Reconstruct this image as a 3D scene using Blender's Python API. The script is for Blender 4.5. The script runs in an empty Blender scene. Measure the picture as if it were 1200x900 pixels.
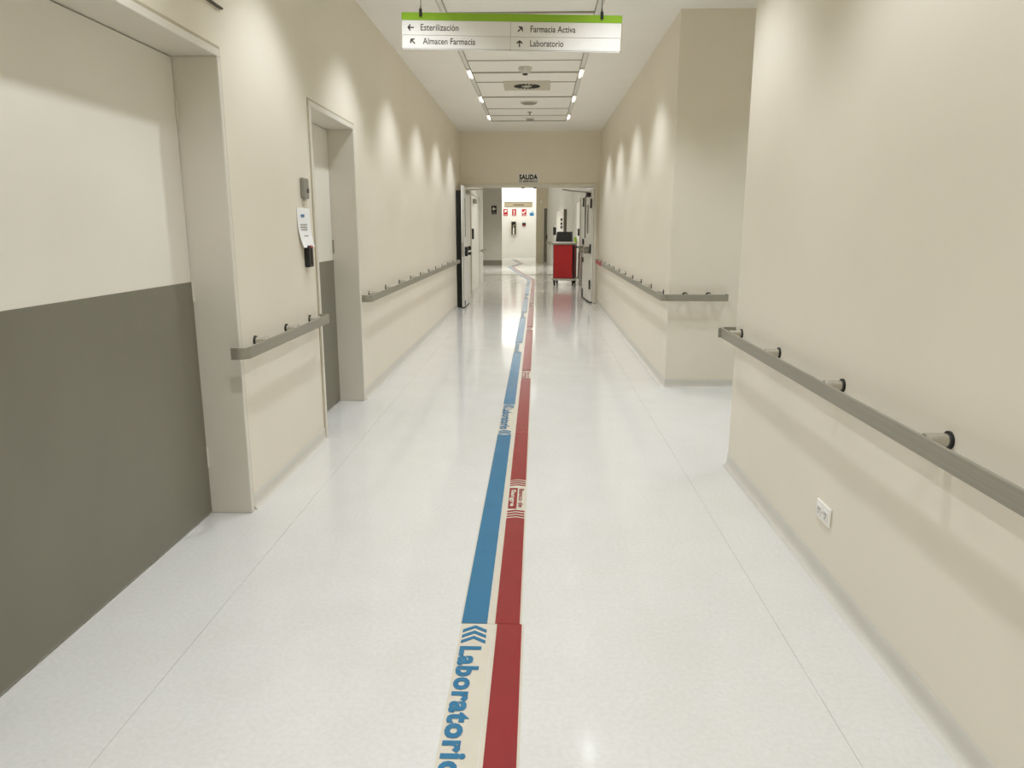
import bpy, bmesh, math, random
from mathutils import Vector, Matrix
random.seed(7)
S = bpy.context.scene
C = bpy.context.collection
PI = math.pi

# ------------------------------------------------------------------ camera
cam = bpy.data.cameras.new('camera'); camo = bpy.data.objects.new('camera', cam); C.objects.link(camo)
cam.sensor_fit = 'HORIZONTAL'; cam.sensor_width = 36.0; cam.lens = 36.0 * 860 / 1200
cam.clip_start = 0.05; cam.clip_end = 200
camo.location = (0, 0, 1.45)
camo.rotation_euler = (math.radians(90 - 11.949), 0, math.radians(1.922))
S.camera = camo
# ------------------------------------------------------------------ world, exposure
w = bpy.data.worlds.new('world'); S.world = w; w.use_nodes = True
w.node_tree.nodes['Background'].inputs[0].default_value = (0.9, 0.92, 1, 1)
w.node_tree.nodes['Background'].inputs[1].default_value = 0.02
vs = S.view_settings
vs.view_transform = 'Standard'; vs.look = 'None'; vs.gamma = 1.0; vs.use_curve_mapping = False
vs.exposure = 0.0
S.cycles.max_bounces = 14; S.cycles.diffuse_bounces = 10; S.cycles.glossy_bounces = 6
S.cycles.use_denoising = True; S.cycles.sample_clamp_indirect = 8.0
LAMP_W = 72.0            # each compact lamp in the ceiling slots
LAMP_COL = (0.925, 0.97, 1.055)
SPOT_ANGLE = 106
END_W = 18.0           # light panels in the hall at the far end

# ------------------------------------------------------------------ materials
def mat(name, col, rough=0.5, metal=0.0, noise=0.0, nscale=20.0, bump=0.0, bscale=200.0, spec=0.5, emit=None, estr=0.0, coat=0.0, stretch=None, col2=None):
    m = bpy.data.materials.new(name); m.use_nodes = True
    nt = m.node_tree; b = nt.nodes['Principled BSDF']
    b.inputs['Base Color'].default_value = (*col, 1)
    b.inputs['Roughness'].default_value = rough
    b.inputs['Metallic'].default_value = metal
    b.inputs['Specular IOR Level'].default_value = spec
    b.inputs['Coat Weight'].default_value = coat
    if emit:
        b.inputs['Emission Color'].default_value = (*emit, 1); b.inputs['Emission Strength'].default_value = estr
    tc = nt.nodes.new('ShaderNodeTexCoord'); mp = nt.nodes.new('ShaderNodeMapping')
    nt.links.new(tc.outputs['Object'], mp.inputs['Vector'])
    if stretch: mp.inputs['Scale'].default_value = stretch
    if noise > 0:
        n = nt.nodes.new('ShaderNodeTexNoise'); n.inputs['Scale'].default_value = nscale; n.inputs['Detail'].default_value = 5
        nt.links.new(mp.outputs[0], n.inputs['Vector'])
        r = nt.nodes.new('ShaderNodeValToRGB')
        c2 = col2 or tuple(c * (1 - noise) for c in col)
        r.color_ramp.elements[0].position = 0.3; r.color_ramp.elements[1].position = 0.7
        r.color_ramp.elements[0].color = (*c2, 1); r.color_ramp.elements[1].color = (*col, 1)
        nt.links.new(n.outputs['Fac'], r.inputs[0]); nt.links.new(r.outputs[0], b.inputs['Base Color'])
    if bump > 0:
        n = nt.nodes.new('ShaderNodeTexNoise'); n.inputs['Scale'].default_value = bscale; n.inputs['Detail'].default_value = 3
        nt.links.new(mp.outputs[0], n.inputs['Vector'])
        bp = nt.nodes.new('ShaderNodeBump'); bp.inputs['Strength'].default_value = bump; bp.inputs['Distance'].default_value = 0.002
        nt.links.new(n.outputs['Fac'], bp.inputs['Height']); nt.links.new(bp.outputs[0], b.inputs['Normal'])
    return m

def srgb(r, g, b):
    f = lambda c: (c / 255 / 12.92) if c / 255 <= 0.04045 else ((c / 255 + 0.055) / 1.055) ** 2.4
    return (f(r), f(g), f(b))

def floor_material():
    m = mat('vinyl', srgb(229, 229, 222), rough=0.13, spec=0.5)
    nt = m.node_tree; b = nt.nodes['Principled BSDF']
    tc = next(n for n in nt.nodes if n.type == 'TEX_COORD')
    fine = nt.nodes.new('ShaderNodeTexNoise'); fine.inputs['Scale'].default_value = 60; fine.inputs['Detail'].default_value = 8
    big = nt.nodes.new('ShaderNodeTexNoise'); big.inputs['Scale'].default_value = 3.2; big.inputs['Detail'].default_value = 6
    speck = nt.nodes.new('ShaderNodeTexVoronoi'); speck.inputs['Scale'].default_value = 9
    for n in (fine, big, speck): nt.links.new(tc.outputs['Object'], n.inputs['Vector'])
    r1 = nt.nodes.new('ShaderNodeValToRGB'); r1.color_ramp.elements[0].position = .35; r1.color_ramp.elements[1].position = .65
    r1.color_ramp.elements[0].color = (*srgb(207, 206, 200), 1); r1.color_ramp.elements[1].color = (*srgb(213, 212, 207), 1)
    nt.links.new(fine.outputs['Fac'], r1.inputs[0])
    r2 = nt.nodes.new('ShaderNodeValToRGB'); r2.color_ramp.elements[0].position = .35; r2.color_ramp.elements[1].position = .6
    r2.color_ramp.elements[0].color = (.975, .97, .96, 1); r2.color_ramp.elements[1].color = (1, 1, 1, 1)
    nt.links.new(big.outputs['Fac'], r2.inputs[0])
    r3 = nt.nodes.new('ShaderNodeValToRGB'); r3.color_ramp.elements[0].position = .018; r3.color_ramp.elements[1].position = .03
    r3.color_ramp.elements[0].color = (.62, .58, .5, 1); r3.color_ramp.elements[1].color = (1, 1, 1, 1)
    nt.links.new(speck.outputs['Distance'], r3.inputs[0])
    mx = nt.nodes.new('ShaderNodeMixRGB'); mx.blend_type = 'MULTIPLY'; mx.inputs[0].default_value = 1
    my = nt.nodes.new('ShaderNodeMixRGB'); my.blend_type = 'MULTIPLY'; my.inputs[0].default_value = .6
    nt.links.new(r1.outputs[0], mx.inputs[1]); nt.links.new(r2.outputs[0], mx.inputs[2])
    nt.links.new(mx.outputs[0], my.inputs[1]); nt.links.new(r3.outputs[0], my.inputs[2])
    nt.links.new(my.outputs[0], b.inputs['Base Color'])
    rr = nt.nodes.new('ShaderNodeMapRange'); rr.inputs['To Min'].default_value = .07; rr.inputs['To Max'].default_value = .13
    nt.links.new(big.outputs['Fac'], rr.inputs['Value']); nt.links.new(rr.outputs[0], b.inputs['Roughness'])
    # long-wave unevenness of the glued sheet, streaking the mirror images
    wv = nt.nodes.new('ShaderNodeTexNoise'); wv.inputs['Scale'].default_value = 5.0; wv.inputs['Detail'].default_value = 2
    nt.links.new(tc.outputs['Object'], wv.inputs['Vector'])
    bp = nt.nodes.new('ShaderNodeBump'); bp.inputs['Strength'].default_value = .06; bp.inputs['Distance'].default_value = .004
    nt.links.new(wv.outputs['Fac'], bp.inputs['Height']); nt.links.new(bp.outputs[0], b.inputs['Normal'])
    return m

WALLC = srgb(229, 222, 205)
M = dict(
    wall=mat('cream_paint', WALLC, .42, noise=.035, nscale=1.6, bump=.12, bscale=260, spec=.35),
    frame=mat('frame_paint', srgb(220, 215, 202), .35, noise=.03, nscale=3, spec=.4),
    doorpaint=mat('door_paint', srgb(230, 226, 215), .4, noise=.03, nscale=2),
    kick=mat('kick_grey', srgb(122, 119, 104), .38, noise=.10, nscale=2.2, stretch=(1, 1, .4)),
    ceil=mat('ceiling_paint', srgb(243, 241, 235), .7, noise=.03, nscale=2, bump=.08, bscale=120),
    tile=mat('ceiling_tile', srgb(243, 241, 235), .75, noise=.04, nscale=40),
    slotw=mat('slot_white', srgb(224, 221, 212), .6, noise=.02),
    profile=mat('profile_grey', srgb(170, 166, 152), .6, noise=.05),
    joint=mat('joint_grey', srgb(120, 116, 104), .7, noise=.05),
    floor=floor_material(),
    seam=mat('seam_weld', srgb(200, 198, 188), .5, noise=.1, nscale=30),
    cove=mat('cove_vinyl', srgb(206, 203, 192), .3, noise=.05, nscale=9, bump=.05),
    steel=mat('brushed_steel', srgb(160, 156, 142), .42, metal=.45, noise=.12, nscale=14, stretch=(1, .05, 8)),
    steelb=mat('bright_steel', srgb(196, 192, 182), .22, metal=.9, noise=.06, nscale=30),
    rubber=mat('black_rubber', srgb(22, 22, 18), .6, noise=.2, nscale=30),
    black=mat('black_plastic', srgb(28, 27, 24), .4, noise=.15, nscale=15),
    dark=mat('dark_slot', srgb(38, 36, 30), .7, noise=.1),
    greyp=mat('grey_plastic', srgb(138, 136, 124), .4, noise=.06, nscale=8),
    white=mat('white_enamel', srgb(236, 235, 228), .3, noise=.02, nscale=4),
    whitew=mat('white_wall', srgb(232, 231, 224), .45, noise=.03, nscale=1.5),
    greyw=mat('grey_wall', srgb(184, 181, 170), .5, noise=.05, nscale=1.2),
    signw=mat('sign_white', srgb(232, 230, 223), .25, noise=.02, nscale=5),
    green=mat('sign_green', srgb(142, 186, 40), .3, noise=.04, nscale=6),
    ink=mat('ink', srgb(66, 58, 42), .5, noise=.1),
    inkk=mat('ink_black', srgb(24, 24, 22), .5, noise=.1),
    blue=mat('tape_blue', srgb(30, 108, 146), .24, noise=.08, nscale=7),
    red=mat('tape_red', srgb(138, 32, 35), .24, noise=.08, nscale=7),
    carrier=mat('tape_cream', srgb(204, 197, 179), .24, noise=.05, nscale=9),
    signred=mat('sign_red', srgb(176, 26, 40), .4, noise=.05),
    signblue=mat('sign_blue', srgb(36, 122, 176), .4, noise=.05),
    paper=mat('paper', srgb(244, 244, 242), .7, noise=.02),
    cartred=mat('cart_red', srgb(168, 26, 28), .45, noise=.08, nscale=6),
    tan=mat('tan_board', srgb(160, 148, 120), .5, noise=.05),
    tan2=mat('diffuser_paint', srgb(196, 190, 172), .5, noise=.03),
    sealant=mat('sealant', srgb(186, 176, 152), .6, noise=.05),
    cream2=mat('column_paint', srgb(236, 227, 206), .5, noise=.04, nscale=2),
    bag=mat('bag_plastic', srgb(34, 34, 34), .35, noise=.3, nscale=12, bump=.6, bscale=25),
    glass=mat('dark_glass', srgb(52, 52, 46), .08, noise=.05),
    lime=mat('lime_plastic', srgb(150, 190, 40), .4, noise=.05),
    tube=mat('lamp_lens', (.9, .9, .88), .4, noise=.01, emit=(1, .97, .92), estr=6),
    panel=mat('light_panel', (.9, .9, .9), .4, noise=.01, emit=(1, .98, .95), estr=1.6),
)

# ------------------------------------------------------------------ helpers
ROOT = {}
def box(bm, x0, x1, y0, y1, z0, z1):
    v = [bm.verts.new(p) for p in ((x0,y0,z0),(x1,y0,z0),(x1,y1,z0),(x0,y1,z0),(x0,y0,z1),(x1,y0,z1),(x1,y1,z1),(x0,y1,z1))]
    for f in ((0,3,2,1),(4,5,6,7),(0,1,5,4),(1,2,6,5),(2,3,7,6),(3,0,4,7)): bm.faces.new([v[i] for i in f])
    return bm
def rbox(bm, x0, x1, y0, y1, z0, z1, r=.004, seg=2):
    t = bmesh.new(); box(t, x0, x1, y0, y1, z0, z1)
    bmesh.ops.bevel(t, geom=t.edges[:], offset=r, segments=seg, affect='EDGES', profile=.5)
    join(bm, t); return bm
def join(bm, t, mtx=None):
    me = bpy.data.meshes.new('tmp'); t.to_mesh(me); t.free()
    if mtx is not None: me.transform(mtx)
    bm.from_mesh(me); bpy.data.meshes.remove(me)
def cyl(bm, a, b, r, r2=None, n=16):
    a, b = Vector(a), Vector(b); d = b - a
    q = Vector((0, 0, 1)).rotation_difference(d.normalized()).to_matrix().to_4x4()
    bmesh.ops.create_cone(bm, cap_ends=True, segments=n, radius1=r, radius2=r if r2 is None else r2, depth=d.length, matrix=Matrix.Translation((a + b) / 2) @ q)
    return bm
def prism(bm, pts, vec):
    """pts: 3D polygon, extruded along vec"""
    vec = Vector(vec)
    a = [bm.verts.new(p) for p in pts]; b = [bm.verts.new(Vector(p) + vec) for p in pts]
    n = len(pts); bm.faces.new(a); bm.faces.new(b[::-1])
    for i in range(n): bm.faces.new((a[i], b[i], b[(i+1) % n], a[(i+1) % n]))
    bmesh.ops.recalc_face_normals(bm, faces=bm.faces[:])
    return bm
def sweep(bm, path, prof, closed_prof=True):
    """horizontal path [(x,y)], profile [(n,z)] n = offset to the left of travel"""
    rings = []
    P = [Vector((p[0], p[1])) for p in path]
    for i, p in enumerate(P):
        d0 = (P[i] - P[i-1]).normalized() if i > 0 else None
        d1 = (P[i+1] - P[i]).normalized() if i < len(P) - 1 else None
        d = d0 if d1 is None else d1 if d0 is None else (d0 + d1).normalized()
        k = 1.0 if (d0 is None or d1 is None) else 1 / max(.3, d.dot(d0))
        nrm = Vector((-d.y, d.x)) * k
        rings.append([bm.verts.new((p.x + nrm.x * n, p.y + nrm.y * n, z)) for n, z in prof])
    m = len(prof)
    for i in range(len(rings) - 1):
        for j in range(m if closed_prof else m - 1):
            bm.faces.new((rings[i][j], rings[i][(j+1) % m], rings[i+1][(j+1) % m], rings[i+1][j]))
    if closed_prof: bm.faces.new(rings[0][::-1]); bm.faces.new(rings[-1])
    bmesh.ops.recalc_face_normals(bm, faces=bm.faces[:])
    return bm
def B(): return bmesh.new()
def Bx(*a): return box(B(), *a)
def Rx(*a, r=.004, seg=2): return rbox(B(), *a, r=r, seg=seg)
def obj(name, bm, m, parent=None, smooth=False):
    me = bpy.data.meshes.new(name); bm.normal_update(); bm.to_mesh(me); bm.free()
    off = ROOT.get(parent.name) if parent else None
    if off is not None: me.transform(Matrix.Translation(-off))
    me.materials.append(M[m])
    if smooth:
        me.shade_smooth()
        try: me.set_sharp_from_angle(angle=math.radians(35))
        except Exception: pass
    o = bpy.data.objects.new(name, me); C.objects.link(o)
    if parent: o.parent = parent
    ROOT[o.name] = off if off is not None else Vector((0, 0, 0))
    return o
def rebase(o, loc):
    """move a top-level mesh's origin to loc"""
    loc = Vector(loc); o.data.transform(Matrix.Translation(-loc)); o.location = loc; ROOT[o.name] = loc; return o
def tag(o, label=None, cat=None, group=None, kind=None):
    if label: o['label'] = label
    if cat: o['category'] = cat
    if group: o['group'] = group
    if kind: o['kind'] = kind
    return o
def thing(name, loc, label, cat, group=None, kind=None):
    o = bpy.data.objects.new(name, None); C.objects.link(o); o.location = loc; o.empty_display_size = .1
    ROOT[o.name] = Vector(loc)
    return tag(o, label, cat, group, kind)
def struct(name, bm, m, label=None, cat=None, smooth=False):
    return tag(obj(name, bm, m, None, smooth), label, cat, None, 'structure')
def sthing(name, loc, label, cat): return thing(name, loc, label, cat, None, 'structure')
def copy_tree(o, parent=None):
    c = o.copy(); C.objects.link(c)
    if parent: c.parent = parent
    for ch in [x for x in o.children]: copy_tree(ch, c)
    return c
_cap = {}
def text_bm(body, bold=0.0, sp=1.0):
    cu = bpy.data.curves.new('t', 'FONT'); cu.body = body; cu.size = 1; cu.offset = bold; cu.resolution_u = 3; cu.space_character = sp
    o = bpy.data.objects.new('t', cu); C.objects.link(o)
    dg = bpy.context.evaluated_depsgraph_get()
    me = bpy.data.meshes.new_from_object(o.evaluated_get(dg))
    bpy.data.objects.remove(o); bpy.data.curves.remove(cu)
    bm = bmesh.new(); bm.from_mesh(me); bpy.data.meshes.remove(me)
    return bm
def cap(bold):
    if bold not in _cap:
        b = text_bm('H', bold); zs = [v.co.y for v in b.verts]; _cap[bold] = (min(zs), max(zs)); b.free()
    return _cap[bold]
def lettering(body, origin, right, up, width, height, bold=0.0, depth=.0006, sp=1.0):
    """text whose lower-left corner (on the baseline) is origin, width along right, cap height along up"""
    t = text_bm(body, bold, sp); lo, hi = cap(bold)
    xs = [v.co.x for v in t.verts]; x0, x1 = min(xs), max(xs)
    R_, U = Vector(right).normalized(), Vector(up).normalized(); N = R_.cross(U)
    o = Vector(origin)
    for v in t.verts:
        v.co = o + R_ * ((v.co.x - x0) / (x1 - x0) * width) + U * ((v.co.y - lo) / (hi - lo) * height) + N * depth
    return t
def arrow_bm(c, right, up, ang, size, thick, depth):
    R_, U = Vector(right).normalized(), Vector(up).normalized(); N = R_.cross(U); c = Vector(c); bm = B()
    ca, sa = math.cos(ang), math.sin(ang)
    def P(a, b): return c + R_ * (a * ca - b * sa) + U * (a * sa + b * ca) + N * depth
    h = size / 2; t = thick / 2
    bm.faces.new([bm.verts.new(P(*q)) for q in ((-h, -t), (h - t, -t), (h - t, t), (-h, t))])
    for s in (1, -1):
        q = [(h, 0), (h - thick * 1.4, 0), (h - size * .42 - thick * .7, s * size * .42), (h - size * .42 + thick*.3, s * size * .42 + s * thick*.3)]
        bm.faces.new([bm.verts.new(P(*p)) for p in (q if s > 0 else q[::-1])])
    bmesh.ops.recalc_face_normals(bm, faces=bm.faces[:])
    if bm.faces[:][0].normal.dot(N) < 0: bmesh.ops.reverse_faces(bm, faces=bm.faces[:])
    return bm

# ------------------------------------------------------------------ key dimensions
LX, RX, ZC = -1.485, 1.2, 3.26
YE = 14.65                     # wall with the double doors
CY0, CY1 = 4.43, 6.74          # side passage on the right
YB = -3.0
T = .14

# ================================================================== STRUCTURE
# floor: screed with welded vinyl sheets on it
fl = struct('floor', Bx(-6.5, 6.5, YB - .2, 38.6, -.15, -.002), 'seam', 'glossy off-white vinyl floor of the corridor', 'floor')
SEAMX = [LX - .3, -1.222, .905, 6.3]
ysplit = [YB, YE, 23.8]
for j in range(2):
    xs = SEAMX if j == 0 else [-2.3, -1.222, .905, 1.4]
    for i in range(3):
        a, b = xs[i] + (.0012 if i else 0), xs[i+1] - (.0012 if i < 2 else 0)
        obj('vinyl_sheet', Bx(a, b, ysplit[j] + .0012, ysplit[j+1] - .0012, -.002, 0), 'floor', fl)
obj('vinyl_sheet', Bx(-6, 6, 23.83, 38.4, -.002, 0), 'floor', fl)
th = obj('threshold_strip', Bx(-2.2, 1.3, 23.74, 23.84, -.002, .006), 'joint', fl)

# left wall with two door openings
D1 = (1.55, 3.555, 2.225)      # y0, y1, height of clear opening
D2 = (4.985, 6.105, 2.225)
def wall_with_openings(name, x0, x1, y0, y1, z1, ops, m, label, cat='wall'):
    bm = B(); y = y0
    for a, b, h in ops:
        box(bm, x0, x1, y, a, 0, z1); box(bm, x0, x1, a, b, h, z1); y = b
    box(bm, x0, x1, y, y1, 0, z1)
    return struct(name, bm, m, label, cat)
FT = .035                       # frame face
wall_with_openings('wall_left', LX - .3, LX, YB, YE, ZC,
                   [(D1[0] - FT, D1[1] + FT, D1[2] + FT), (D2[0] - FT, D2[1] + FT, D2[2] + FT)], 'wall', 'cream painted corridor wall with two deep doorways')
struct('wall_right', Bx(RX, RX + 3.6, YB, CY0, 0, ZC), 'wall', 'cream painted wall carrying the power outlet', 'wall')
struct('wall_return', Bx(RX, RX + 3.6, CY1, YE, 0, ZC), 'wall', 'cream wall beyond the side passage with a long handrail', 'wall')
struct('wall_passage', Bx(4.8, 5.0, CY0 - .4, CY1 + .4, 0, ZC), 'wall', 'cream wall closing the side passage', 'wall')
struct('wall_back', Bx(LX - .3, RX + 3.6, YB - .2, YB, 0, ZC), 'wall', 'cream wall closing the corridor opposite the double doors', 'wall')
# end wall with double-door opening
OX0, OX1, OZ = -1.42, 1.10, 2.235
bm = B(); box(bm, LX - .3, OX0 - .06, YE, YE + .2, 0, ZC); box(bm, OX1 + .06, RX + 1, YE, YE + .2, 0, ZC); box(bm, OX0 - .06, OX1 + .06, YE, YE + .2, OZ + .06, ZC)
struct('wall_end', bm, 'wall', 'cream wall above and around the open double doors', 'wall')

# ceiling: gypsum with a central band of panels between two light slots
SX0, SX1, SW = -.785, .478, .058
YS1 = 13.22
bm = B(); zt = ZC + .16
box(bm, LX - .3, SX0 - SW, YB - .2, YE + .2, ZC, zt)
box(bm, SX1 + SW, 5.0, YB - .2, YE + .2, ZC, zt)
box(bm, SX0 - SW, SX1 + SW, YS1 + .03, YE + .2, ZC, zt)
box(bm, SX0 - SW, SX1 + SW, YB - .2, YS1 + .03, ZC + .03, zt)
ce = struct('ceiling', bm, 'ceil', 'off-white ceiling with a panelled middle band', 'ceiling')
lines = [-3.0, -2.4, -1.8, -1.2, -.6, 0, .6, 1.2, 1.8, 2.4, 3.0, 3.6, 4.2, 4.8, 5.4, 6.0, 6.78, 7.38, 7.98, 8.60, 9.22, 9.82, 10.87, 11.9, 12.6, 13.2]
for a, b in zip(lines[:-1], lines[1:]):
    g = .009
    dz = .0 if random.random() < .6 else random.uniform(0, .004)
    obj('ceiling_panel', Rx(SX0 + .004, SX1 - .004, a + g / 2, b - g / 2, ZC - .002 - dz, ZC + .02 - dz, r=.0025, seg=1), 'tile', ce)
# metal edge profiles that carry the panels beside the slots
for x in (SX0, SX1 - .0):
    obj('edge_profile', Bx(x - .003, x + .003, YB, YS1 + .005, ZC - .010, ZC + .03), 'profile', ce)
for y in lines[16:]:
    obj('cross_bar', Bx(SX0 + .003, SX1 - .003, y - .011, y + .011, ZC - (.016 if y in (6.78, 9.22, 10.87, 13.2) else .010), ZC + .01), 'profile', ce)

# ---- door frames and doors in the left wall
def door(n, d, label, far):
    y0, y1, h = d; DXX = LX - .2
    r = sthing('door_%d' % n, (LX, (y0 + y1) / 2, 0), label, 'door')
    for (a, b, c, e) in ((y0 - FT, y0, 0, h + FT), (y1, y1 + FT, 0, h + FT)):
        obj('door_jamb', Rx(LX - .26, LX + .012, a, b, 0, h, r=.004), 'frame', r)
    obj('door_head', Rx(LX - .26, LX + .012, y0 - FT, y1 + FT, h, h + FT, r=.004), 'frame', r)
    # thin outer bead round the casing
    bm = B()
    rbox(bm, LX, LX + .006, y1 + FT, y1 + FT + .016, 0, h + FT + .016, r=.002, seg=1)
    rbox(bm, LX, LX + .006, y0 - FT - .016, y0 - FT, 0, h + FT + .016, r=.002, seg=1)
    rbox(bm, LX, LX + .006, y0 - FT, y1 + FT, h + FT, h + FT + .016, r=.002, seg=1)
    obj('casing_bead', bm, 'sealant', r)
    leaf = obj('door_leaf', Rx(DXX - .045, DXX, y0 + .004, y1 - .004, .008, h - .004, r=.002), 'doorpaint', r)
    obj('kick_panel', Rx(DXX, DXX + .003, y0 + .012, y1 - .006, .012, 1.196, r=.0012, seg=1), 'kick', leaf)
    if n == 2:
        obj('strike_plate', Rx(LX - .06, LX - .03, y0, y0 + .004, 1.63, 1.74, r=.001, seg=1), 'tan', r)
        obj('hinge', cyl(B(), (DXX + .006, y1 - .006, 1.25), (DXX + .006, y1 - .006, 1.36), .007, n=10), 'steel', r)
    for k, z in enumerate(((.25, .36), (1.1, 1.21), (1.92, 2.03)) if n == 1 else ()):
        obj('hinge', cyl(B(), (DXX + .004, y1 - .004, z[0]), (DXX + .004, y1 - .004, z[1]), .006, n=10), 'frame', r)
    return r
door(1, D1, 'wide cream door with grey lower panel beside the short handrail', True)
door(2, D2, 'cream door with grey lower panel next to the card reader', True)
# back of the door niches, so no light leaks in
struct('wall_niche', Bx(LX - .5, LX - .3, 1.0, 7.0, 0, ZC), 'wall', 'masonry behind the two doors', 'wall')

# ---- cove bases (vinyl turned up the wall)
def cove(name, path, label):
    prof = [(0, 0), (.030, 0), (.018, .004), (.010, .012), (.005, .026), (.0035, .05), (.0035, .078), (0, .084)]
    return struct(name, sweep(B(), path, prof), 'cove', label, 'baseboard', smooth=True)
eps = .0005
cove('baseboard_left', [(LX + eps, D2[0] - FT - .016), (LX + eps, D1[1] + FT + .016)][::-1] [::-1], 'pale vinyl cove base under the short handrail')
cove('baseboard_left', [(LX + eps, YE), (LX + eps, D2[1] + FT + .016)], 'pale vinyl cove base under the long handrail by the card reader door')
cove('baseboard_left', [(LX + eps, D1[0] - FT - .016), (LX + eps, YB)], 'pale vinyl cove base before the wide door')
cove('baseboard_right', [(RX - eps, YB), (RX - eps, CY0 + eps), (4.8, CY0 + eps)], 'pale vinyl cove base under the power outlet')
cove('baseboard_right', [(4.8, CY1 - eps), (RX - eps, CY1 - eps), (RX - eps, YE)], 'pale vinyl cove base wrapping the corner of the side passage')

# ---- double door frame, black panel for the gap's shade, leaves
r = sthing('door_3', ((OX0 + OX1) / 2, YE, 0), 'pale steel frame of the double doors', 'door frame')
for a, b in ((OX0 - .06, OX0), (OX1, OX1 + .06)):
    obj('door_jamb', Rx(a, b, YE - .03, YE + .23, 0, OZ + .06, r=.006), 'frame', r)
obj('door_head', Rx(OX0, OX1, YE - .03, YE + .23, OZ, OZ + .06, r=.006), 'frame', r)
for x in (-.28, -.05): obj('strike_plate', Rx(x - .03, x + .03, YE + .02, YE + .09, OZ - .02, OZ, r=.003), 'black', r)
# left leaf swung towards us along the wall
lx = -1.385; ly0, ly1 = 13.66, 14.60
r = sthing('door_4', (lx, ly1, 0), 'white steel door leaf folded back towards the long handrail', 'door')
leaf = obj('door_leaf', Rx(lx, lx + .048, ly0, ly1, .014, 2.215, r=.003), 'white', r)
obj('edge_groove', Bx(lx + .030, lx + .036, ly0 - .002, ly0 + .01, .03, 2.19), 'dark', leaf)
obj('latch_plate', Rx(lx + .012, lx + .036, ly0 - .003, ly0 + .001, .95, 1.2, r=.001, seg=1), 'steel', leaf)
obj('bottom_seal', Bx(lx + .004, lx + .05, ly0 - .003, ly1, .002, .02), 'rubber', leaf)
obj('corner_guard', Rx(lx + .044, lx + .056, ly0 + .002, ly0 + .1, .02, .14, r=.002, seg=1), 'black', leaf)
bar = obj('panic_bar', cyl(B(), (lx + .1, ly0 + .1, 1.03), (lx + .1, ly1 - .12, 1.03), .018, n=14), 'steelb', leaf, True)
for y in (ly0 + .12, ly1 - .14):
    obj('bar_mount', Rx(lx + .048, lx + .105, y - .035, y + .035, .95, 1.12, r=.012), 'black', bar)
obj('vision_glass', Rx(lx + .047, lx + .051, ly0 + .18, ly0 + .30, 1.3, 2.0, r=.001, seg=1), 'glass', leaf)
clo = obj('door_closer', Rx(lx + .05, lx + .11, ly1 - .5, ly1 - .2, 2.09, 2.16, r=.008), 'steel', r)
bm = B(); cyl(bm, (lx + .08, ly1 - .35, 2.165), (lx + .30, ly1 - .22, 2.18), .012, n=8); cyl(bm, (lx + .30, ly1 - .22, 2.18), (lx + .42, ly1 + .0, 2.2), .012, n=8)
obj('closer_arm', bm, 'steelb', clo)
# black panel added to paint the shade in the gap between leaf and wall
o = tag(obj('gap_shade_panel', Rx(LX + .002, lx - .012, ly0 + .06, ly0 + .10, .004, 2.13, r=.006), 'rubber'), 'tall black panel painting in the shade between the wall and the folded-back door leaf', 'shade panel')
# right leaf swung away
hx, hy = 1.098, YE + .06
ang = math.radians(93.8)        # direction of the leaf from hinge, measured from +x
ux, uy = math.cos(ang), math.sin(ang)
r = sthing('door_5', (hx, hy, 0), 'white steel door leaf with narrow vision glass beside the red cart', 'door')
def L5(bm):                     # local: x along leaf, y thickness towards the corridor centre
    mt = Matrix(((ux, -uy, 0, hx), (uy, ux, 0, hy), (0, 0, 1, 0), (0, 0, 0, 1)))
    bmesh.ops.transform(bm, matrix=mt, verts=bm.verts[:]); return bm
leaf = obj('door_leaf', L5(Rx(0, 1.18, -.0, .046, .014, 2.205, r=.003)), 'white', r)
obj('vision_glass', L5(Rx(.42, .56, .045, .051, 1.36, 1.92, r=.001, seg=1)), 'glass', leaf)
obj('vision_glass', L5(Rx(.80, .96, .045, .052, 1.26, 2.1, r=.001, seg=1)), 'glass', leaf)
obj('bottom_seal', L5(Bx(0, 1.18, -.002, .052, .002, .03)), 'rubber', leaf)
bar = obj('panic_bar', L5(cyl(B(), (.1, .12, 1.03), (1.1, .12, 1.03), .018, n=14)), 'steelb', leaf, True)
for x in (.3, 1.05): obj('bar_mount', L5(Rx(x - .07, x + .07, .046, .15, .96, 1.10, r=.015)), 'steel', bar)
obj('lock_case', L5(Rx(1.02, 1.12, .046, .075, 1.12, 1.24, r=.006)), 'black', leaf)
obj('lock_cylinder', L5(Rx(1.06, 1.10, .046, .07, .76, .86, r=.006)), 'dark', leaf)
obj('corner_guard', L5(Rx(1.08, 1.19, .04, .062, .03, .2, r=.003, seg=1)), 'dark', leaf)
for z in (.36, 1.06, 1.93): obj('hinge', L5(Rx(-.02, .09, .04, .062, z - .09, z + .09, r=.004)), 'dark', r)
clo = obj('door_closer', L5(Rx(.1, .4, .046, .11, 2.06, 2.14, r=.008)), 'dark', r)
bm = B(); cyl(bm, (.25, .08, 2.15), (.12, .42, 2.17), .012, n=8); cyl(bm, (.12, .42, 2.17), (-.05, .62, 2.19), .012, n=8)
obj('closer_arm', L5(bm), 'steelb', clo)
obj('rod_guide', L5(Rx(1.1, 1.16, .046, .07, 1.9, 2.08, r=.004)), 'dark', leaf)

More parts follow.
